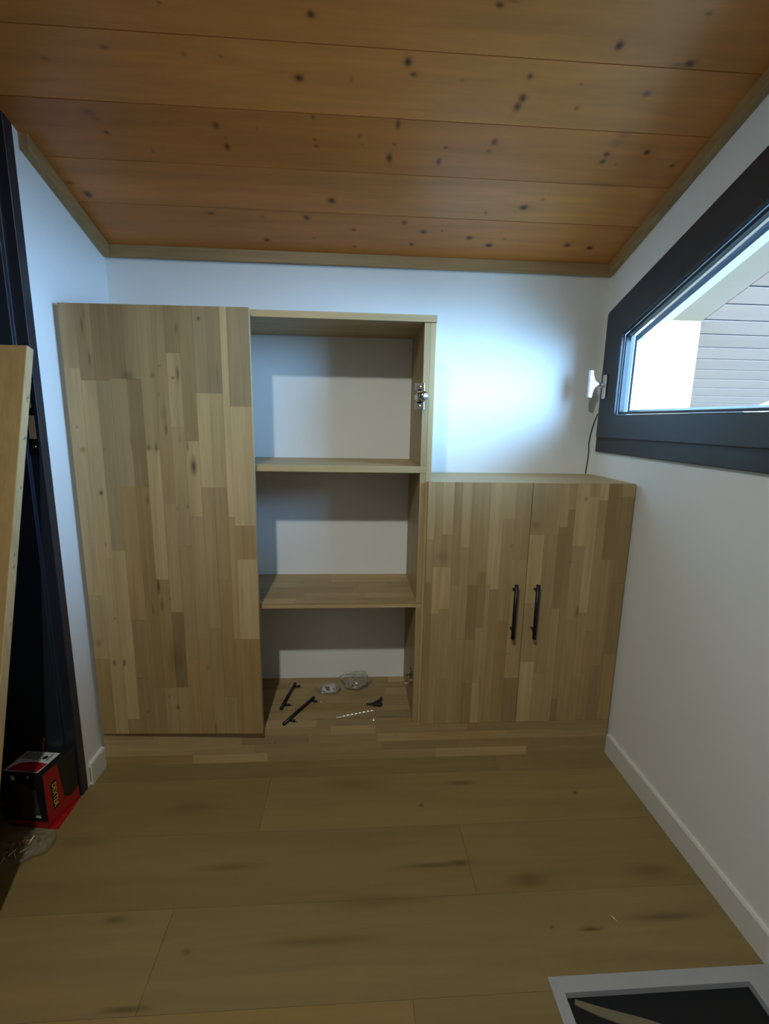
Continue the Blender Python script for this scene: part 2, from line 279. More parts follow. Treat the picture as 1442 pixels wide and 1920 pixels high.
TALL_KNOTS = [(-2.012, 1.685, 0.0039, 0.0343, 0.6), (-1.997, 1.581, 0.0045, 0.0301, 0.6), (-2.001, 1.719, 0.003, 0.0194, 0.5), (-1.705, 1.538, 0.0062, 0.0282, 0.7), (-1.722, 1.523, 0.0051, 0.0051, 0.9), (-1.701, 1.684, 0.0051, 0.0198, 0.5), (-1.625, 1.718, 0.0061, 0.0069, 0.8), (-1.791, 1.531, 0.0077, 0.0112, 0.5), (-1.763, 1.561, 0.0031, 0.0031, 0.8), (-1.776, 1.466, 0.0037, 0.0063, 0.6), (-1.757, 1.349, 0.0047, 0.0214, 0.7), (-1.761, 1.402, 0.0105, 0.0317, 0.25), (-1.822, 1.284, 0.0074, 0.0136, 0.5), (-1.796, 1.284, 0.0064, 0.0216, 0.5), (-1.687, 1.291, 0.0043, 0.0218, 0.6), (-1.711, 1.318, 0.0032, 0.0162, 0.4), (-1.669, 1.22, 0.0108, 0.0331, 0.8), (-2.002, 1.121, 0.008, 0.0095, 0.8), (-2.051, 1.273, 0.013, 0.0096, 0.4), (-2.064, 1.351, 0.0036, 0.0037, 0.8), (-1.875, 1.529, 0.0204, 0.0153, 0.45), (-1.881, 1.305, 0.0032, 0.0377, 0.45), (-1.975, 1.276, 0.0052, 0.0076, 0.4), (-1.841, 1.097, 0.0054, 0.0198, 0.5), (-1.699, 1.075, 0.0038, 0.0114, 0.6), (-1.736, 1.066, 0.0039, 0.004, 0.7), (-1.571, 1.531, 0.0026, 0.0466, 0.4), (-2.003, 0.932, 0.0041, 0.0111, 0.6), (-1.825, 0.771, 0.0054, 0.0288, 0.9), (-1.817, 0.699, 0.0048, 0.0264, 0.7), (-1.851, 0.676, 0.0032, 0.0235, 0.5), (-1.996, 0.642, 0.0032, 0.0036, 0.8), (-2.014, 0.462, 0.0054, 0.0122, 0.7), (-1.976, 0.462, 0.0055, 0.0152, 0.9), (-2.066, 0.542, 0.0118, 0.015, 0.35), (-1.785, 0.273, 0.0073, 0.0083, 0.9), (-1.816, 0.319, 0.0027, 0.0063, 0.8), (-1.902, 0.251, 0.0045, 0.0051, 0.8), (-1.658, 0.441, 0.01, 0.0111, 0.4), (-1.78, 0.483, 0.0232, 0.074, 0.35), (-1.641, 0.182, 0.0034, 0.0262, 0.6), (-1.924, 0.396, 0.0082, 0.0037, 0.6), (-1.517, 0.732, 0.0044, 0.0531, 0.25), (-1.783, 0.722, 0.0026, 0.0029, 0.8)]
LOW_KNOTS = [(-0.485, 0.922, 0.0039, 0.0078, 0.6), (-0.752, 0.879, 0.0255, 0.0263, 0.25), (-0.206, 1.107, 0.0064, 0.0115, 0.45), (-0.197, 0.647, 0.0102, 0.028, 0.45), (-0.244, 0.856, 0.0066, 0.0067, 0.4), (-0.473, 0.466, 0.0095, 0.0072, 0.35), (-0.579, 0.308, 0.0055, 0.0669, 0.25), (-0.397, 1.003, 0.0161, 0.0194, 0.3), (-0.236, 1.113, 0.0038, 0.019, 0.2)]

# ------------------------------------------------------------------ room shell
BW = 0.38; LW = -2.105; FW = -3.2; SL = 0.344
def cz(y): return 2.062 + SL * (0.36 - y)          # underside of the sloping pine ceiling

fl = sempty('floor', label='brown wood-look plank floor')
rows = [(0.412, 0.161), (0.161, -0.0905), (-0.0905, -0.342), (-0.342, -0.594), (-0.594, -0.845), (-0.845, -1.097), (-1.097, -1.349), (-1.349, -1.6), (-1.6, -1.852), (-1.852, -2.104), (-2.104, -2.355), (-2.355, -2.607), (-2.607, -2.859), (-2.859, -3.11), (-3.11, -3.2)]
joints = [[-1.2], [-0.5], [-1.42], [-0.725], [-1.61], [-0.95], [-1.3], [-0.6], [-1.5], [-0.9], [-1.8], [-0.7], [-1.2], [-1.6], [-0.8]]
ftone = [(1, 1, 1), (.97, .95, .92), (1.0, .97, .93), (.98, .99, .96), (1.04, 1.01, .97), (1.10, 1.03, .9)]
HX0, HX1, HY0, HY1 = -0.600, 0.0, -1.42, -0.816            # outline of the hatch set in the floor
fb = MB()
fb.box(-2.75, HX0, FW - .1, BW + .1, -.05, -.0045).box(HX0, .12, HY1, BW + .1, -.05, -.0045).box(HX0, .12, FW - .1, HY0, -.05, -.0045).box(HX0, .12, HY0, HY1, -.06, -.031)
fb.build('floor_base', M['groove'], fl)
for ri, (yb, ya) in enumerate(rows):
    xs = [-2.74] + joints[ri] + [0.0]
    for ci in range(len(xs) - 1):
        x0, x1 = xs[ci] + 0.0004, xs[ci + 1] - 0.0004
        pieces = [(x0, x1, ya + 0.0004, yb - 0.0004)]
        if yb > HY0 and ya < HY1 and x1 > HX0:                # cut around the hatch
            pieces = [(x0, min(x1, HX0), ya + 0.0004, yb - 0.0004)] if x0 < HX0 else []
            if yb > HY1: pieces.append((max(x0, HX0), x1, HY1, yb - 0.0004))
            if ya < HY0: pieces.append((max(x0, HX0), x1, ya + 0.0004, HY0))
        c = random.choice(ftone); c = tuple(v * random.uniform(0.97, 1.03) for v in c)
        if ri == 5 and ci == 0: c = (1.08, 1.02, .90)
        for (p0, p1, q0, q1) in pieces:
            if p1 - p0 < 0.002 or q1 - q0 < 0.002: continue
            board_grid('plank', p0, p1, q0, q1, lambda a, b, t: (a, b, 0 * a - t), 0.0045, M['floor'], fl, 0.006, FLOOR_STREAKS, (1.8, 1.8), c)

cl = sempty('ceiling', label='sloping varnished pine plank ceiling')
CX0 = -2.75
MB().hexa([(CX0, BW + .1, cz(BW + .1) + .012), (0.12, BW + .1, cz(BW + .1) + .012), (0.12, FW - .1, cz(FW - .1) + .012), (CX0, FW - .1, cz(FW - .1) + .012)],
          [(CX0, BW + .1, cz(BW + .1) + .1), (0.12, BW + .1, cz(BW + .1) + .1), (0.12, FW - .1, cz(FW - .1) + .1), (CX0, FW - .1, cz(FW - .1) + .1)]).build('ceiling_deck', M['groove'], cl)
seams = [0.379, 0.158, -0.012, -0.192, -0.363, -0.538] + [-0.538 - 0.175 * i for i in range(1, 16)] + [FW]
ptone = [(.92, .86, .8), (1.02, 1.02, 1.02), (.93, .88, .82), (1.08, 1.10, 1.12), (1.02, 1.03, 1.02), (.97, .95, .92)]
def cf(a, b, t): return (a, b, cz(b) + t)
for i in range(len(seams) - 1):
    y1, y0 = seams[i] - 0.0012, seams[i + 1] + 0.0012
    vis = i < 6
    board_grid('plank', CX0, -0.001, y0, y1, cf, 0.0115, M['pine'], cl, 0.0045, CEIL_KNOTS if vis else [], (2.2, 2.2), ptone[i % 6])

MB().box(LW - 0.12, 0.12, BW, BW + 0.1, -0.05, cz(BW) + 0.05).build('wall_back', M['plaster'])
struct(bpy.data.objects['wall_back'], 'white plastered wall behind the cabinets')
yz = lambda p, t: (t, p[0], p[1])
# right wall with the trapezoid window opening
WY0, WY1, WZ0 = -1.08, 0.325, 1.285
def wtop(y): return 1.852 + 0.346 * (0.341 - y)
w_ = MB()
w_.prism([(FW, -0.05), (BW + .1, -0.05), (BW + .1, WZ0), (FW, WZ0)], yz, 0.0, 0.13)
w_.prism([(WY1, WZ0), (BW + .1, WZ0), (BW + .1, cz(BW + .1) + .02), (WY1, cz(WY1) + .02)], yz, 0.0, 0.13)
w_.prism([(FW, WZ0), (WY0, WZ0), (WY0, cz(WY0) + .02), (FW, cz(FW) + .02)], yz, 0.0, 0.13)
w_.prism([(WY0, wtop(WY0)), (WY1, wtop(WY1)), (WY1, cz(WY1) + .02), (WY0, cz(WY0) + .02)], yz, 0.0, 0.13)
struct(w_.build('wall_right', M['plaster']), 'white plastered wall with the slanted window')
wl = MB()
wl.prism([(-0.115, -0.05), (BW, -0.05), (BW, cz(BW) + .02), (-0.115, cz(-0.115) + .02)], yz, LW - 0.12, LW)
wl.prism([(FW, -0.05), (-1.20, -0.05), (-1.20, cz(-1.2) + .02), (FW, cz(FW) + .02)], yz, LW - 0.12, LW)
struct(wl.build('wall_left', M['plaster']), 'white plastered wall beside the black door frame')
struct(MB().box(LW - .12, 0.12, FW - 0.1, FW, -0.05, cz(FW) + .05).build('wall_front', M['plaster']), 'white wall behind the viewer')
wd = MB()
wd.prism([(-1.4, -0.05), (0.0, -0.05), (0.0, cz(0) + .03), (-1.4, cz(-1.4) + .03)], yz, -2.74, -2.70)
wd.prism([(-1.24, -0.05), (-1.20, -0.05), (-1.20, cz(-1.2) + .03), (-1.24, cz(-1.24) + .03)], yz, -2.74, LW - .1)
struct(wd.build('wall_landing', M['black_void']), 'landing wall coloured black for the darkness in the doorway')

# skirting boards
def skirting(name, prof_fn, a, b): return MB().prism([(0, 0), (0.012, 0), (0.012, 0.084), (0.008, 0.090), (0, 0.090)], prof_fn, a, b).build(name, M['skirting'])
struct(skirting('baseboard_right', lambda p, t: (-p[0], t, p[1]), -0.816, 0.0), 'white skirting board along the window wall')
struct(skirting('baseboard_right', lambda p, t: (-p[0], t, p[1]), FW, HY0), 'white skirting board along the window wall beyond the hatch')
bl = struct(skirting('baseboard_left', lambda p, t: (LW + p[0], t, p[1]), -0.097, 0.0), 'short white skirting piece beside the black door frame')
MB().box(LW + .002, LW + .0065, -0.0985, -0.0969, 0.012, 0.072).build('end_groove', mat('bare_fibreboard', srgb(150, 140, 90), 0.8, var=0.1), bl)

# pine trims under the ceiling
TH = 0.046
struct(MB().hexa([(LW, BW - .022, cz(BW - .022) - TH), (0, BW - .022, cz(BW - .022) - TH), (0, BW, cz(BW - .022) - TH), (LW, BW, cz(BW - .022) - TH)],
                 [(LW, BW - .022, cz(BW - .022) - .0005), (0, BW - .022, cz(BW - .022) - .0005), (0, BW, cz(BW) - .0005), (LW, BW, cz(BW) - .0005)]).build('trim_1', M['pine_trim'], bevel=0.002), 'pine trim along the top of the back wall')
def side_trim(name, xa, xb, y0, y1, lab):
    b = [(xa, y0, cz(y0) - TH), (xb, y0, cz(y0) - TH), (xb, y1, cz(y1) - TH), (xa, y1, cz(y1) - TH)]
    t = [(xa, y0, cz(y0) - .0005), (xb, y0, cz(y0) - .0005), (xb, y1, cz(y1) - .0005), (xa, y1, cz(y1) - .0005)]
    return struct(MB().hexa(b, t).build(name, M['pine_trim_y'], bevel=0.002), lab)
side_trim('trim_2', LW, LW + 0.028, -0.090, BW - .0225, 'sloping pine trim on the left wall')
side_trim('trim_3', -0.026, 0.0, FW, BW - .0225, 'sloping pine trim above the window')

# ------------------------------------------------------------------ black door frame in the left wall
dr = sempty('door_1', (-2.2, -0.14, 0), 'black door frame with a strike plate')
prof = [(LW + 0.002, -0.1155), (LW + 0.002, -0.153), (-2.140, -0.153), (-2.140, -0.169), (-2.700, -0.169), (-2.700, -0.1155)]
n = len(prof)
MB().add([(x, y, 0) for x, y in prof] + [(x, y, cz(y) - .002) for x, y in prof], [tuple(range(n)), tuple(range(n, 2 * n))] + [(i, (i + 1) % n, n + (i + 1) % n, n + i) for i in range(n)]).build('jamb', M['black_paint'], dr, bevel=0.0015)
sp = MB().box(-2.138, -2.109, -0.1555, -0.1532, 1.262, 1.52).build('strike_plate', M['black_metal'], dr)
MB().box(-2.134, -2.113, -0.1562, -0.1556, 1.315, 1.388).build('bolt_opening', M['wood_hole'], sp)
MB().box(-2.134, -2.118, -0.1562, -0.1556, 1.412, 1.490).build('latch_opening', M['wood_hole'], sp)
MB().lathe((-2.122, -0.1555, 1.29), (0, -1, 0), [(0, .005), (.0012, .0045), (.0016, .001)], 12).build('screw', M['chrome'], sp)

# ------------------------------------------------------------------ slanted window
win = sempty('window_1', (0, 0, 0), 'anthracite window with a slanted top edge')
def trap(y0, y1, z0, a, ya):      # bottom z0, left side at y1, slanted top z = a + .346*(ya - y)
    f = lambda y: a + 0.348 * (ya - y); return [(y0, z0), (y1, z0), (y1, f(y1)), (y0, f(y0))]
fo = trap(-1.100, 0.341, 1.271, 1.864, 0.341); fi = trap(-1.005, 0.260, 1.345, 1.780, 0.26)
MB().frame(fo, fi, yz, -0.013, 0.070).build('outer_frame', M['anthracite'], win, bevel=0.003)
so = trap(-1.075, 0.312, 1.336, 1.850, 0.312); si = trap(-0.950, 0.186, 1.432, 1.749, 0.186)
sa = MB().frame(so, si, yz, -0.031, -0.0132).build('sash', M['anthracite'], win, bevel=0.003)
s2 = trap(-0.948, 0.184, 1.434, 1.747, 0.184); s3 = trap(-0.938, 0.176, 1.443, 1.737, 0.176)
MB().frame(s2, s3, yz, -0.014, 0.006).build('glazing_bead', M['anthracite'], sa, bevel=0.001)
s4 = trap(-0.946, 0.18, 1.438, 1.742, 0.18); s5 = trap(-0.926, 0.162, 1.452, 1.722, 0.162)
MB().frame(s4, s5, yz, 0.024, 0.060).build('outer_bead', M['alu'], sa)
MB().prism(trap(-0.947, 0.182, 1.436, 1.744, 0.182), yz, 0.010, 0.014).build('pane', M['glass'], win)
hd = MB(); hy = 0.272
hd.box(-0.0385, -0.0312, hy - .014, hy + .014, 1.500, 1.600)
h_ = hd.build('handle_plate', M['alu'], win, bevel=0.003)
for z in (1.515, 1.585): MB().lathe((-0.0385, hy, z), (-1, 0, 0), [(0, .006), (.001, .0055), (.0015, .002), (.0016, .0001)], 12).build('screw', M['steel'], h_)
MB().cyl((-0.038, hy, 1.556), (-0.052, hy, 1.556), 0.0095, 16).build('handle_stem', M['alu'], h_)
MB().prism([(-0.107, -0.057), (-0.089, -0.060), (-0.085, -0.034), (-0.078, -0.016), (-0.066, -0.0085), (-0.050, -0.0070), (-0.050, 0.0070), (-0.066, 0.0085), (-0.078, 0.016), (-0.086, 0.034), (-0.090, 0.058), (-0.107, 0.060)],
           lambda p, t: (p[0], t, 1.560 + p[1]), hy - .009, hy + .009).build('handle_grip', M['alu'], h_, bevel=0.004)

# ------------------------------------------------------------------ outside, beyond the window
def ry(y): return 2.062 + SL * (0.36 - y)
struct(MB().box(-30, 40, -40, 40, -3.3, -3.2).build('ground', M['ground']), 'pale ground far below the window')
so_ = MB().hexa([(0.132, 0.745, ry(.745)), (0.70, 0.745, ry(.745)), (0.70, -2.5, ry(-2.5)), (0.132, -2.5, ry(-2.5))], [(0.132, 0.745, ry(.745) + .09), (0.70, 0.745, ry(.745) + .09), (0.70, -2.5, ry(-2.5) + .09), (0.132, -2.5, ry(-2.5) + .09)]).build('eave_board', M['soffit'])
tag(so_, 'smooth pale board under the eave above the window', 'eave')
tag(MB().box(0.132, 0.70, 0.747, 0.80, 0.2, ry(.80) + .02).build('side_screen', M['cream']), 'bright cream screen wall outside the window', 'wall')
rt = thing('plank_soffit', 'pale plank underside of the roof outside the window', 'soffit', (0.7, 0.7, 1.9))
MB().hexa([(0.702, 2.30, ry(2.30) + .005), (2.03, 2.30, ry(2.30) + .005), (2.03, -2.5, ry(-2.5) + .005), (0.702, -2.5, ry(-2.5) + .005)], [(0.702, 2.30, ry(2.30) + .08), (2.03, 2.30, ry(2.30) + .08), (2.03, -2.5, ry(-2.5) + .08), (0.702, -2.5, ry(-2.5) + .08)]).build('deck', M['slat_gap'], rt)
for i in range(-12, 12):
    y0 = 0.741 + 0.1335 * i; y1 = y0 + 0.1175
    c = random.uniform(0.95, 1.04)
    MB().hexa([(0.704, y1, ry(y1)), (2.03, y1, ry(y1)), (2.03, y0, ry(y0)), (0.704, y0, ry(y0))], [(0.704, y1, ry(y1) + .0045), (2.03, y1, ry(y1) + .0045), (2.03, y0, ry(y0) + .0045), (0.704, y0, ry(y0) + .0045)]).build('plank', M['slat'], rt, color=(c, c, c * 1.01))

# ------------------------------------------------------------------ base plinth under all cabinets
def staves_front(parent, rows_, fn, axis_mat, knots=(), step=0.006, thick=0.003, stretch=(1.5, 1.5)):
    for (a0, a1, b0, b1, k) in rows_:
        board_grid('stave', a0 + .0002, a1 - .0002, b0 + .0002, b1 - .0002, fn, thick, axis_mat, parent, step, list(knots), stretch, tone(k))
pl = thing('oak_plinth', 'long oak plinth on the floor under both cabinets', 'plinth', (-1.05, 0.0, 0))
MB().box(-2.094, -0.0125, 0.0032, BW - .001, 0.0, 0.1517).build('core', M['oak_x'], pl, color=T['m'])
ff = lambda a, b, t: (a, 0 * a + t, b)
def xr(z0, z1, cuts, keys): return [(cuts[i], cuts[i + 1], z0, z1, keys[i]) for i in range(len(keys))]
front = xr(0.118, 0.155, [-2.094, -1.90, -1.46, -1.19, -1.005, -0.62, -0.0125], 'mlMLMm') + xr(0.080, 0.118, [-2.094, -1.55, -1.28, -1.00, -0.87, -0.45, -0.0125], 'lgMlYM') + \
        xr(0.040, 0.080, [-2.094, -1.50, -0.98, -0.66, -0.34, -0.0125], 'lMmym') + xr(0.0, 0.040, [-2.094, -1.75, -1.45, -0.75, -0.36, -0.0125], 'yLMLm')
staves_front(pl, front, ff, M['oak_x'], [(-0.92, 0.112, .005, .004, .5), (-1.42, 0.085, .006, .004, .6)])
ft = lambda a, b, t: (a, b, 0.155 + 0 * a - t)
topr = []
for r_i, (y0, y1, cuts, keys) in enumerate([(0.0, .05, [-2.094, -1.6, -1.25, -0.9, -0.4, -.0125], 'MlmyM'), (.05, .10, [-2.094, -1.45, -1.1, -0.8, -.0125], 'mMgM'), (.10, .16, [-2.094, -1.35, -1.0, -0.5, -.0125], 'MyMm'),
                                              (.16, .22, [-2.094, -1.5, -1.12, -0.7, -.0125], 'mMmM'), (.22, .28, [-2.094, -1.3, -0.95, -0.6, -.0125], 'MmMy'), (.28, .33, [-2.094, -1.4, -1.05, -0.7, -.0125], 'yMmM'), (.33, .379, [-2.094, -1.4, -0.93, -.0125], 'MmL')]):
    topr += xr(y0, y1, cuts, keys)
staves_front(pl, topr, ft, M['oak_x'], [(-1.10, 0.052, .10, .003, .6), (-0.95, 0.055, .06, .003, .6), (-1.25, .05, .05, .004, .4)])

# ------------------------------------------------------------------ tall cabinet (left door hung, right door still missing)
tc_ = thing('tall_cabinet', 'tall oak cabinet with one large door and open shelves', 'cabinet', (-1.45, 0.2, 0.155))
MB().box(-2.086, -2.064, 0.022, BW - .001, 0.1552, 1.738).build('side_panel', M['oak_z'], tc_, bevel=0.0016, color=T['M'])
MB().box(-2.086, -0.8085, 0.012, BW - .001, 1.7382, 1.762).build('top_board', M['oak_x'], tc_, bevel=0.001, color=T['l'])
MB().box(-2.0638, -0.8305, 0.018, BW - .001, 1.1995, 1.2245).build('shelf', M['oak_x'], tc_, bevel=0.0016, color=T['l'])
sh = MB().box(-2.0638, -0.8305, 0.021, BW - .001, 0.6610, 0.6805).build('shelf', M['oak_x'], tc_, bevel=0.001, color=T['l'])
fs = lambda a, b, t: (a, b, 0.683 + 0 * a - t)
sr = xr(.018, .075, [-2.063, -1.47, -1.33, -0.98, -.8305], 'MlMm') + xr(.075, .135, [-2.063, -1.3, -1.05, -.8305], 'mMl') + xr(.135, .20, [-2.063, -1.42, -1.1, -.8305], 'MmM') + xr(.20, .27, [-2.063, -1.35, -.95, -.8305], 'lMm') + xr(.27, .379, [-2.063, -1.2, -.8305], 'Ml')
staves_front(sh, sr, fs, M['oak_x'], [(-1.2, .07, .06, .004, .6), (-1.05, .06, .05, .004, .7), (-1.38, .09, .05, .003, .5)], thick=0.0024)
MB().box(-0.852, -0.8305, 0.020, BW - .001, 1.2247, 1.7380).build('side_panel', M['oak_z'], tc_, bevel=0.0016, color=T['M'])
MB().box(-0.852, -0.8305, 0.020, BW - .001, 0.6832, 1.1993).build('side_panel', M['oak_z'], tc_, bevel=0.0016, color=T['M'])
MB().box(-0.852, -0.8305, 0.020, BW - .001, 0.1552, 0.6608).build('side_panel', M['oak_z'], tc_, bevel=0.0016, color=T['M'])
MB().box(-0.8303, -0.8085, 0.020, BW - .001, 0.1552, 1.7380).build('cover_panel', M['oak_z'], tc_, bevel=0.0016, color=T['L'])  # lighter tone puts the window light on its front edge into the colour

# tall door, a little ajar
ang = math.atan2(0.022, 0.628); hx, hyy = -2.086, -0.015
def ajar(p):
    x, y = p[0] - hx, p[1] - hyy; return Vector((hx + x * math.cos(ang) + y * math.sin(ang), hyy - x * math.sin(ang) + y * math.cos(ang), p[2]))
DX0, DX1, DZ0, DZ1 = -2.086, -1.4575, 0.1575, 1.7575
td = MB().box(DX0, DX1, hyy + .003, hyy + .022, DZ0, DZ1).build('door', M['oak_z'], tc_, color=T['l'], xf=ajar)
def tf(a, b, t):
    x, y = a - hx, t + 0 * a; return (hx + x * math.cos(ang) + y * math.sin(ang), hyy - x * math.sin(ang) + y * math.cos(ang), b)
cols = [(0.000, 0.085, [(.13, 'M'), (.64, 'L'), (.80, 'l'), (1, 'y')]),
        (0.085, 0.165, [(.155, 'm'), (.55, 'L'), (1, 'l')]),
        (0.165, 0.240, [(.155, 'D'), (.53, 'G'), (.96, 'L'), (1, 'm')]),
        (0.240, 0.330, [(.150, 'D'), (.383, 'G'), (.70, 'O'), (1, 'm')]),
        (0.330, 0.405, [(.150, 'g'), (.383, 'D'), (.875, 'o'), (1, 'm')]),
        (0.405, 0.480, [(.30, 'M'), (.60, 'l'), (.875, 'y'), (1, 'M')]),
        (0.480, 0.550, [(.42, 'm'), (.68, 'M'), (.875, 'd'), (1, 'M')]),
        (0.550, 0.625, [(.095, 'D'), (.25, 'l'), (.52, 'M'), (.80, 'm'), (1, 'O')]),
        (0.625, 0.700, [(.28, 'D'), (.45, 'l'), (.75, 'M'), (1, 'o')]),
        (0.700, 0.770, [(.177, 'g'), (.383, 'L'), (.72, 'M'), (1, 'm')]),
        (0.770, 0.845, [(.177, 'g'), (.383, 'l'), (.60, 'm'), (.90, 'o'), (1, 'M')]),
        (0.845, 0.882, [(.45, 'L'), (.748, 'Y'), (1, 'y')]),
        (0.882, 1.000, [(.204, 'g'), (.47, 'L'), (.55, 'O'), (.748, 'L'), (1, 'y')])]
def door_staves(door, x0, x1, z0, z1, cols_, fn, knots):
    W, H = x1 - x0, z1 - z0; out = []
    for u0, u1, segs in cols_:
        v0 = 0.0
        for v1, k in segs:
            out.append((x0 + u0 * W, x0 + u1 * W, z1 - v1 * H, z1 - v0 * H, k)); v0 = v1
    staves_front(door, out, fn, M['oak_z'], knots, 0.005, 0.003, (1.7, 1.6))
door_staves(td, DX0, DX1, DZ0, DZ1, cols, tf, TALL_KNOTS)

# hinges left on the right-hand side panel
hg = MB()
def plate(m, x, y0, y1, z0, z1, t): m.box(x - t, x, y0, y1, z0, z1)
XH = -0.8522
hb = MB().box(XH - .012, XH, 0.055, 0.115, 1.468, 1.492).build('hinge', M['chrome'], tc_, bevel=0.002)
MB().hexa([(XH - .022, 0.000, 1.471), (XH - .010, 0.000, 1.471), (XH - .010, 0.075, 1.471), (XH - .022, 0.075, 1.471)], [(XH - .022, 0.000, 1.489), (XH - .010, 0.000, 1.489), (XH - .010, 0.075, 1.489), (XH - .022, 0.075, 1.489)]).build('hinge_arm', M['chrome'], hb, bevel=0.002)
MB().box(XH - .030, XH + .004, -0.0055, -0.004, 1.500, 1.527).box(XH - .030, XH + .004, -0.0055, -0.004, 1.435, 1.462).box(XH - .022, XH - .004, -0.0055, -0.004, 1.455, 1.505).build('cup_flange', M['chrome'], hb, bevel=0.0006)
MB().lathe((XH - .004, -0.005, 1.481), (0.62, -0.78, 0.0), [(-.006, .019), (.004, .0195), (.013, .0185), (.018, .0155), (.0205, .010), (.0212, .0001)], 24).build('hinge_cup', M['chrome'], hb)
for z in (1.515, 1.447): MB().lathe((XH - .013, -0.0055, z), (0, -1, 0), [(0, .0045), (.0012, .004), (.002, .0001)], 10).build('screw', M['brass'], hb)
hl = MB().box(XH - .010, XH, 0.060, 0.115, 0.330, 0.350).build('hinge', M['chrome'], tc_, bevel=0.002)
MB().tube([(XH - .012, .055, .345), (XH - .020, .045, .347), (XH - .024, .04, .356)], [.011, .009, .006], 10).build('hinge_arm', M['chrome'], hl)
MB().box(XH - .018, XH + .006, 0.018, 0.04, 0.338, 0.350).build('cup_flange', M['chrome'], hl, bevel=0.003)
MB().lathe((XH - .012, .05, 0.372), (-.3, -1, .2), [(0, .006), (.006, .006), (.008, .003), (.0082, .0001)], 12).build('screw', M['chrome'], hl)
MB().cyl((XH + .0, 0.13, 0.268), (XH - .022, 0.125, 0.268), 0.0028, 10).build('shelf_pin', M['steel'], tc_)

# ------------------------------------------------------------------ low cabinet with two doors
lc = thing('low_cabinet', 'low oak cabinet with two doors and black bar handles', 'cabinet', (-0.41, 0.2, 0.155))
MB().box(-0.8083, -0.002, 0.0225, BW - .001, 1.1440, 1.1655).build('top_board', M['oak_x'], lc, bevel=0.001, color=T['L'])
MB().box(-0.024, -0.003, 0.0225, BW - .001, 0.1552, 1.1438).build('side_panel', M['oak_z'], lc, color=T['M'])
MB().box(-0.8083, -0.0242, 0.19, BW - .001, 0.66, 0.68).build('shelf', M['oak_x'], lc, color=T['M'])
lcols = [(0, .07, [(.22, 'l'), (.39, 'M'), (.80, 'm'), (1, 'y')]), (.07, .145, [(.33, 'M'), (.52, 'L'), (1, 'M')]), (.145, .25, [(.20, 'L'), (.33, 'M'), (.50, 'L'), (.80, 'M'), (1, 'm')]),
         (.25, .33, [(.40, 'm'), (1, 'M')]), (.33, .42, [(.25, 'l'), (.63, 'M'), (1, 'm')]), (.42, .52, [(.40, 'M'), (.63, 'D'), (.82, 'm'), (1, 'D')]), (.52, .60, [(.35, 'M'), (.58, 'D'), (.82, 'M'), (1, 'L')]),
         (.60, .645, [(.40, 'L'), (.75, 'M'), (1, 'O')]), (.645, .73, [(.42, 'L'), (1, 'M')]), (.73, .85, [(.14, 'l'), (.55, 'M'), (1, 'o')]), (.85, 1, [(.30, 'm'), (.80, 'M'), (1, 'D')])]
rcols = [(0, .145, [(.20, 'm'), (.48, 'l'), (.73, 'M'), (1, 'L')]), (.145, .28, [(.20, 'M'), (.50, 'M'), (.78, 'm'), (1, 'M')]), (.28, .36, [(.17, 'l'), (.50, 'D'), (1, 'M')]), (.36, .43, [(.10, 'M'), (.50, 'D'), (.9, 'm'), (1, 'D')]),
         (.43, .56, [(.245, 'L'), (.55, 'M'), (1, 'm')]), (.56, .65, [(.05, 'M'), (.52, 'L'), (.8, 'M'), (1, 'm')]), (.65, .74, [(.065, 'L'), (.60, 'm'), (1, 'o')]), (.74, .87, [(.30, 'D'), (.75, 'm'), (1, 'D')]), (.87, 1, [(.05, 'M'), (.40, 'D'), (.70, 'D'), (1, 'o')])]
def bar_handle(m, x, z0, z1, yb, yf):
    r = 0.0078; m.cyl((x, yf, z0), (x, yf, z1), r, 16)
    L_ = z1 - z0
    for z in (z0 + .15 * L_, z1 - .12 * L_): m.cyl((x, yf, z), (x, yb, z), 0.0050, 12)
    return m
for x0, x1, cc, hxp in ((-0.8205, -0.4190, lcols, -0.4660), (-0.4165, -0.0120, rcols, -0.3795)):
    d = MB().box(x0, x1, 0.003, 0.0198, 0.1565, 1.1685).build('door', M['oak_z'], lc, color=T['l'])
    door_staves(d, x0, x1, 0.1565, 1.1685, cc, ff, LOW_KNOTS)
    bar_handle(MB(), hxp, 0.546, 0.772, 0.001, -0.032).build('handle', M['black_metal'], d)['label'] = 'matt black bar handle'

# ------------------------------------------------------------------ cable on the low cabinet
cp = [(-0.006, .362, 1.440), (-0.016, .366, 1.405), (-0.024, .370, 1.36), (-0.030, .371, 1.31), (-0.026, .371, 1.27), (-0.027, .371, 1.23), (-0.031, .370, 1.19), (-0.034, .366, 1.1680)]
tag(MB().tube(cp, 0.0022, 8).build('cable', M['black_rubber']), 'thin black cable hanging from the window corner to the low cabinet', 'cable')

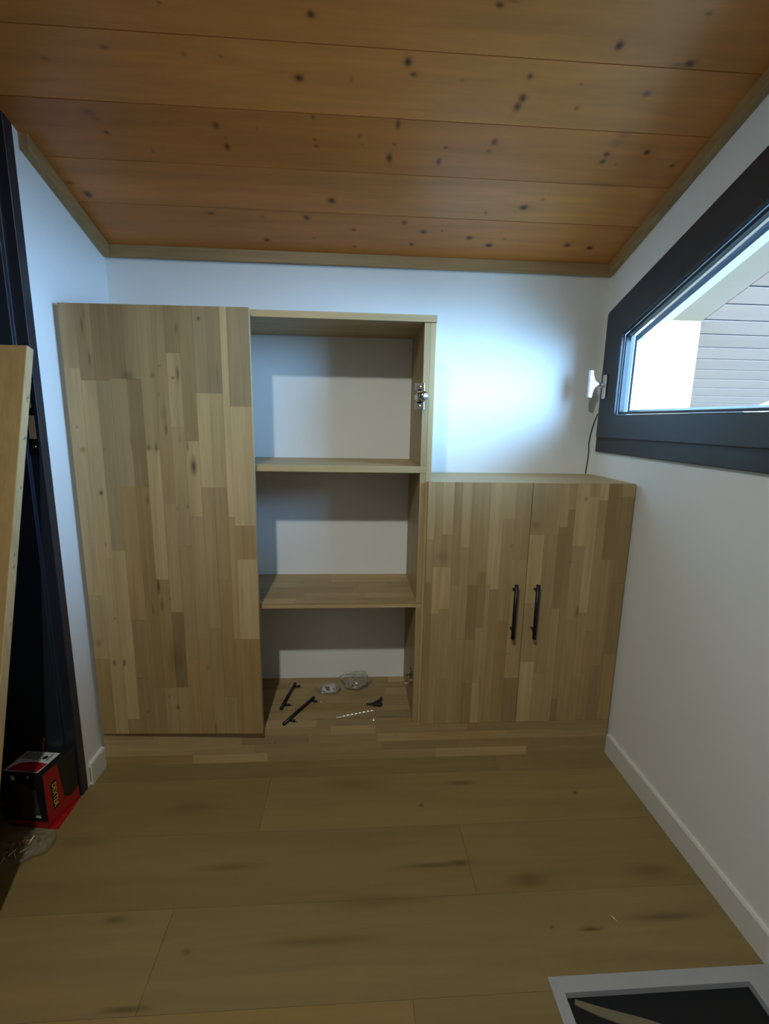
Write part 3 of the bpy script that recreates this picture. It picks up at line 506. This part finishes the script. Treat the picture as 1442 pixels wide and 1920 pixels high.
# ------------------------------------------------------------------ loose fittings on the base inside the tall cabinet
def flat_handle(a, b, lab):
    a = Vector(a); b = Vector(b); d = (b - a).normalized(); s = Vector((d.y, -d.x, 0)) ; s = s if s.x > 0 else -s
    s = (s + Vector((0.25, 0.1, 0))).normalized()
    t = thing('loose_bar_pull', lab, 'handle', ((a.x + b.x) / 2, (a.y + b.y) / 2, 0.155), 'loose handles in the cabinet')
    MB().cyl(a, b, 0.0070, 14).build('bar', M['black_metal'], t)
    for k in (.15, .88):
        p = a.lerp(b, k); MB().cyl(p, p + s * 0.030, 0.0052, 12).build('post', M['black_metal'], t)
        MB().tube([p + s * .030, p + s * .046, p + s * .050], [.0019, .0019, .0035], 8).build('screw', M['steel'], t)
flat_handle((-1.410, .118, .1624), (-1.374, .318, .1624), 'loose black bar handle lying further back on the cabinet base')
flat_handle((-1.383, .012, .1624), (-1.276, .200, .1624), 'loose black bar handle lying nearer the front of the base')

def bag(name, c, rx, ry_, h, seed, lab, n=26, fm='film'):
    """crumpled film: a flattened lumpy blob resting on its base"""
    rs = random.Random(seed); ph = [rs.uniform(0, 6.28) for _ in range(8)]; v = []; f = []
    for i in range(n // 2 + 1):
        th = math.pi * i / (n // 2)
        for j in range(n):
            p = 2 * math.pi * j / n
            k = 1 + .16 * math.sin(3 * p + ph[0] + 2 * th) + .10 * math.sin(5 * p + ph[1]) * math.sin(2 * th) + .12 * math.sin(7 * th + 2 * p + ph[2]) + rs.uniform(-.06, .06)
            x = rx * math.sin(th) * math.cos(p) * k; y = ry_ * math.sin(th) * math.sin(p) * k; z = h * .5 * (1 + math.cos(th) * min(k, 1.0))
            v.append((c[0] + x, c[1] + y, c[2] + max(z, 0)))
    m = n // 2
    for i in range(m):
        for j in range(n): f.append((i * n + j, i * n + (j + 1) % n, (i + 1) * n + (j + 1) % n, (i + 1) * n + j))
    t = thing(name, lab, 'bag', c); MB().add(v, f, True).build('film', M[fm], t); return t
b1 = bag('fittings_bag', (-1.21, .262, .1552), .052, .036, .030, 3, 'small clear bag with a white printed card on the cabinet base')
MB().hexa([(-1.245, .236, .159), (-1.178, .247, .159), (-1.185, .284, .176), (-1.240, .276, .176)], [(-1.245, .236, .1598), (-1.178, .247, .1598), (-1.185, .284, .1768), (-1.240, .276, .1768)]).build('card', M['white_label'], b1)
MB().hexa([(-1.222, .249, .1668), (-1.206, .245, .1650), (-1.212, .268, .1730), (-1.232, .270, .1735)], [(-1.222, .249, .1675), (-1.206, .245, .1657), (-1.212, .268, .1737), (-1.232, .270, .1742)]).build('dark_print', M['black_card'], b1)
MB().lathe((-1.190, .258, .166), (0, -.3, 1), [(0, .004), (.004, .003), (.0045, .0001)], 10).build('dark_knob', M['black_rubber'], b1)
b2 = bag('fittings_bag', (-1.09, .300, .1552), .066, .055, .062, 11, 'larger crumpled clear bag against the white back wall')
for k, (x, y, z) in enumerate([(-1.115, .285, .163), (-1.09, .30, .165), (-1.07, .275, .162), (-1.10, .27, .162)]):
    MB().tube([(x, y, z), (x + .014, y + .006 * (-1) ** k, z + .004)], [.005, .004], 10).build('fitting', M['alu'], b2)

# twist drill
def twist(a, b, r, turns, n=60):
    a = Vector(a); b = Vector(b); d = (b - a); L_ = d.length; d.normalize(); u = d.cross(Vector((0, 0, 1))).normalized(); w2 = d.cross(u)
    v = []; K = 12
    for i in range(n + 1):
        t = i / n; fl_ = min(1, max(0, (t - .12) / .06)); tw = 2 * math.pi * turns * t
        for j in range(K):
            q = 2 * math.pi * j / K; rr = r * (1 - fl_ * .55 * max(0, math.cos(2 * (q - tw)))) * (1 if t < .96 else (1 - t) / .04 * .9 + .1)
            v.append(a + d * (L_ * t) + (u * math.cos(q) + w2 * math.sin(q)) * rr)
    f = [(i * K + j, i * K + (j + 1) % K, (i + 1) * K + (j + 1) % K, (i + 1) * K + j) for i in range(n) for j in range(K)]
    f += [tuple(range(K)), tuple(n * K + j for j in range(K))]
    return MB().add(v, f, True)
dbt = thing('drill_bit', 'shiny twist drill bit lying on the cabinet base', 'drill bit', (-1.09, .07, .155))
twist((-1.171, .0485, .1604), (-1.000, .097, .1604), .0052, 5).build('shank', M['steel'], dbt)

ck = thing('wall_plug', 'small black forked plug lying on the cabinet base', 'plug', (-1.0, .148, .155))
MB().tube([(-1.040, .143, .160), (-1.028, .142, .160), (-1.010, .139, .162), (-.990, .135, .164), (-.976, .132, .164), (-.972, .131, .164)], [.0035, .0045, .008, .011, .0105, .006], 12).build('body', M['black_rubber'], ck)
MB().tube([(-1.020, .143, .161), (-1.000, .152, .164), (-.984, .160, .167), (-.976, .163, .170), (-.974, .158, .178)], [.003, .004, .004, .0055, .006], 10).build('prong', M['black_rubber'], ck)
sw = thing('screw', 'tiny dark screw beside the drill bit', 'screw', (-1.013, .034, .155))
MB().lathe((-1.013, .034, .1553), (0, 0, 1), [(0, .006), (.002, .006), (.003, .003), (.009, .0025), (.012, .0006)], 10).build('shaft', M['steel'], sw)

# ------------------------------------------------------------------ board leaning in the doorway
ld = thing('leaning_board', 'thick light wooden board leaning upright in the black doorway', 'board', (-2.35, -0.64, 0))
TB = Vector((-2.08, -0.178, 1.585)); FB = Vector((-2.08, -0.650, 0.010)); ax = (TB - FB).normalized(); nr = Vector((0, -ax.z, ax.y)); th = 0.029
def lb(x, s, t): p = FB + (TB - FB) * s + nr * t; return Vector((x, p.y, p.z))
for i, (xa, xb, k) in enumerate([(-2.70, -2.56, 'M'), (-2.56, -2.42, 'O'), (-2.42, -2.30, 'M'), (-2.30, -2.19, 'o'), (-2.19, -2.08, 'M')]):
    MB().hexa([lb(xa + .0003, 0, th), lb(xb, 0, th), lb(xb, 0, 0), lb(xa + .0003, 0, 0)], [lb(xa + .0003, 1, th), lb(xb, 1, th), lb(xb, 1, 0), lb(xa + .0003, 1, 0)]).build('stave', M['oak_z'], ld, color=tuple(c * f for c, f in zip(T[k], (.98, .86, .66))))
MB().hexa([lb(-2.0798, 0, th), lb(-2.0765, 0, th), lb(-2.0765, 0, 0), lb(-2.0798, 0, 0)], [lb(-2.0798, 1, th), lb(-2.0765, 1, th), lb(-2.0765, 1, 0), lb(-2.0798, 1, 0)]).build('edge_strip', M['oak_z'], ld, color=(1.38, 1.38, 1.40))
for s, a, b_ in ((.905, .006, .016), (.90, .012, .014), (.83, .004, .018), (.74, .006, .014), (.62, .012, .02), (.60, .010, .02), (.50, .006, .012)):
    MB().hexa([lb(-2.0764, s, a), lb(-2.0760, s, a), lb(-2.0760, s - .003, b_), lb(-2.0764, s - .003, b_)], [lb(-2.0764, s + .006, a + .002), lb(-2.0760, s + .006, a + .002), lb(-2.0760, s - .001, b_ - .003), lb(-2.0764, s - .001, b_ - .003)]).build('mark', M['mark'], ld)

# ------------------------------------------------------------------ red and black carton in the doorway
bx = thing('tool_carton', 'red and black tool carton with a white label on the floor in the doorway', 'carton', (-2.19, -0.23, 0))
A0 = Vector((-2.133, -0.300, 0)); A1 = Vector((-2.108, -0.160, 0)); sx = (A1 - A0).normalized(); fx = Vector((-sx.y, sx.x, 0)); WB = 0.150; HB = 0.210; LB = (A1 - A0).length
def bp_(f_, s_, z): p = A0 + sx * s_ + fx * f_; return Vector((p.x, p.y, z))      # f_ to the left along the front, s_ back along the side
MB().hexa([bp_(0, 0, .0005), bp_(WB, 0, .0005), bp_(WB, LB, .0005), bp_(0, LB, .0005)], [bp_(0, 0, HB), bp_(WB, 0, HB), bp_(WB, LB, HB), bp_(0, LB, HB)]).build('carton', M['black_card'], bx, bevel=0.0015)
E = 0.0006
def on_side(poly, e): return [bp_(-e, s * LB, z * HB) for s, z in poly]
def on_front(poly, e): return [bp_(f_ * WB, -e, z * HB) for f_, z in poly]
def on_top(poly, e): return [bp_(f_ * WB, s * LB, HB + e) for f_, s in poly]
def decal(name, fn, poly, m, e=E, par=None):
    a = fn(poly, 0.0); b = fn(poly, e); n_ = len(poly)
    return MB().add(a + b, [tuple(range(n_)), tuple(range(n_, 2 * n_))] + [(i, (i + 1) % n_, n_ + (i + 1) % n_, n_ + i) for i in range(n_)]).build(name, m, par or bx)
rp = decal('red_print', on_side, [(0.01, .01), (.99, .01), (.985, .26), (.72, .20), (.53, .30), (.42, .98), (.01, .985)], M['red_card'])
MB().hexa([bp_(0.001, -.001, .0006), bp_(-.030, .004, .0006), bp_(-.003, LB, .0006), bp_(0, LB, .0006)], [bp_(0.001, -.001, .002), bp_(-.030, .004, .002), bp_(-.003, LB, .002), bp_(0, LB, .002)]).build('bottom_flap', M['red_card'], bx)
decal('front_band', on_front, [(0.0, .02), (.97, .02), (.97, .115), (0.0, .125)], M['red_card'])
decal('tool_picture', on_front, [(.16, .20), (.62, .17), (.68, .72), (.55, .80), (.22, .70)], M['grey_print'])
decal('small_mark', on_front, [(.16, .20), (.29, .20), (.28, .235), (.17, .24)], M['white_print'], 2 * E)
decal('small_mark', on_front, [(.70, .86), (.79, .86), (.79, .94), (.70, .94)], M['white_print'], 2 * E)
decal('small_mark', on_front, [(.33, .93), (.39, .93), (.39, .955), (.33, .955)], M['white_print'], 2 * E)
lbp = decal('label', on_top, [(.16, .06), (.97, .02), (.97, .70), (.16, .74)], M['white_label'])
decal('label_red', on_top, [(.20, .07), (.93, .05), (.80, .30), (.55, .37), (.17, .36)], M['red_card'], 2 * E)
decal('label_grey', on_top, [(.50, .44), (.93, .44), (.93, .66), (.50, .68)], M['grey_label'], 2 * E)
decal('label_grey', on_top, [(.26, .44), (.31, .44), (.31, .70), (.26, .70)], M['grey_label'], 2 * E)
decal('label_mark', on_top, [(.33, .50), (.42, .48), (.44, .56), (.38, .62), (.33, .58)], M['black_card'], 2 * E)
decal('badge', on_side, [(.16, .72), (.21, .76), (.32, .76), (.345, .74), (.345, .27), (.33, .25), (.22, .25), (.20, .28)], M['black_card'], 2 * E)
tx = bpy.data.curves.new('lettering', 'FONT'); tx.body = 'DEXTER'; tx.size = 0.0245; tx.align_x = 'CENTER'; tx.align_y = 'CENTER'; tx.extrude = 0.0002
to = bpy.data.objects.new('lettering_curve', tx); C.objects.link(to)
dg = bpy.context.evaluated_depsgraph_get(); me = bpy.data.meshes.new_from_object(to.evaluated_get(dg)); C.objects.unlink(to); bpy.data.objects.remove(to)
me.materials.clear(); me.materials.append(M['yellow_print'])
lt = bpy.data.objects.new('lettering', me); C.objects.link(lt); lt.parent = bx
cpos = bp_(-3.2 * E, .265 * LB, .50 * HB) - Vector(bx.location)
nrm = -fx; rdir = Vector((0, 0, -1)); udir = nrm.cross(rdir)
lt.matrix_local = Matrix(((rdir.x, udir.x, nrm.x, cpos.x), (rdir.y, udir.y, nrm.y, cpos.y), (rdir.z, udir.z, nrm.z, cpos.z), (0, 0, 0, 1)))
tag(MB().tube([(-2.215, -.183, .004), (-2.214, -.181, .12), (-2.203, -.178, .24), (-2.196, -.176, .262)], [.004, .006, .006, .004], 10).build('red_rod', M['dark_red']), 'dark red rod standing behind the tool carton', 'rod')

# clear bag of brass screws in front of the carton
bag('screw_bag', (-2.155, -0.380, 0.0008), .070, .064, .036, 5, 'clear plastic bag of brass screws on the floor before the carton', fm='film_thin')
rs = random.Random(4)
sm = None
for k in range(16):
    x, y = -2.165 + rs.uniform(-.045, .035), -0.375 + rs.uniform(-.042, .040); z = .006 + .012 * rs.random(); a = rs.uniform(0, 6.28)
    if sm is None:
        me = MB(); me.lathe((0, 0, 0), (1, 0, 0), [(0, .0036), (.0008, .0038), (.003, .0018), (.022, .0016), (.026, .0003)], 8)
        BASE.pop('__next', None); o = me.build('brass_screw', M['brass']); sm = o.data
    else:
        o = bpy.data.objects.new('brass_screw', sm); C.objects.link(o)
    o.location = (x, y, z); o.rotation_euler = (0, rs.uniform(-.3, .3), a)
    tag(o, 'small brass screw inside the clear bag on the floor', 'screw', 'brass screws in the clear bag')

# ------------------------------------------------------------------ grey framed dark hatch in the floor
ht = thing('floor_hatch', 'dark panel in a flat grey frame let into the floor by the window wall', 'hatch', (-0.3, -1.1, 0))
xy = lambda p, t: (p[0], p[1], t)
MB().frame([(HX0, HY0), (HX1 - .001, HY0), (HX1 - .001, HY1), (HX0, HY1)], [(HX0 + .030, HY0 + .04), (HX1 - .085, HY0 + .04), (HX1 - .085, HY1 - .036), (HX0 + .030, HY1 - .036)], xy, -0.030, 0.002).build('frame', M['grey_frame'], ht, bevel=0.001)
MB().box(HX0 + .0302, HX1 - .0852, HY0 + .0402, HY1 - .0362, -0.030, -0.016).build('panel', M['dark_panel'], ht)
ctl = [(-0.548, -0.8625), (-0.525, -0.872), (-0.4986, -0.8830), (-0.4606, -0.8965), (-0.4096, -0.9110), (-0.3722, -0.9237), (-0.31, -0.948), (-0.25, -0.985)]
pts = []
for i in range(15):
    q = i / 14 * (len(ctl) - 1); k = min(int(q), len(ctl) - 2); t = q - k
    pts.append(Vector((ctl[k][0] * (1 - t) + ctl[k + 1][0] * t, ctl[k][1] * (1 - t) + ctl[k + 1][1] * t, -0.0158)))
v = []; f = []
for i, p in enumerate(pts):
    d = (pts[min(i + 1, 14)] - pts[max(i - 1, 0)]).normalized(); s = Vector((-d.y, d.x, 0)) * (.006 + .006 * min(1, i / 6))
    v += [p - s, p + s, p + s + Vector((0, 0, .003)), p - s + Vector((0, 0, .003))]
for i in range(14):
    for j in range(4): f.append((i * 4 + j, i * 4 + (j + 1) % 4, (i + 1) * 4 + (j + 1) % 4, (i + 1) * 4 + j))
f += [(0, 1, 2, 3), (56, 57, 58, 59)]
MB().add(v, f).build('strap', M['strap'], ht)['label'] = 'olive strap curving over the dark panel'

# splinter on the floor
spn = thing('wood_splinter', 'tiny pale wood splinter on the floor near the hatch', 'splinter', (-0.351, -0.682, 0))
MB().tube([(-0.356, -.672, .0016), (-0.351, -.682, .003), (-0.345, -.692, .0016)], [.0006, .0015, .0006], 6).build('chip', mat('pale_chip', (.75, .68, .5), .7, var=.1), spn)
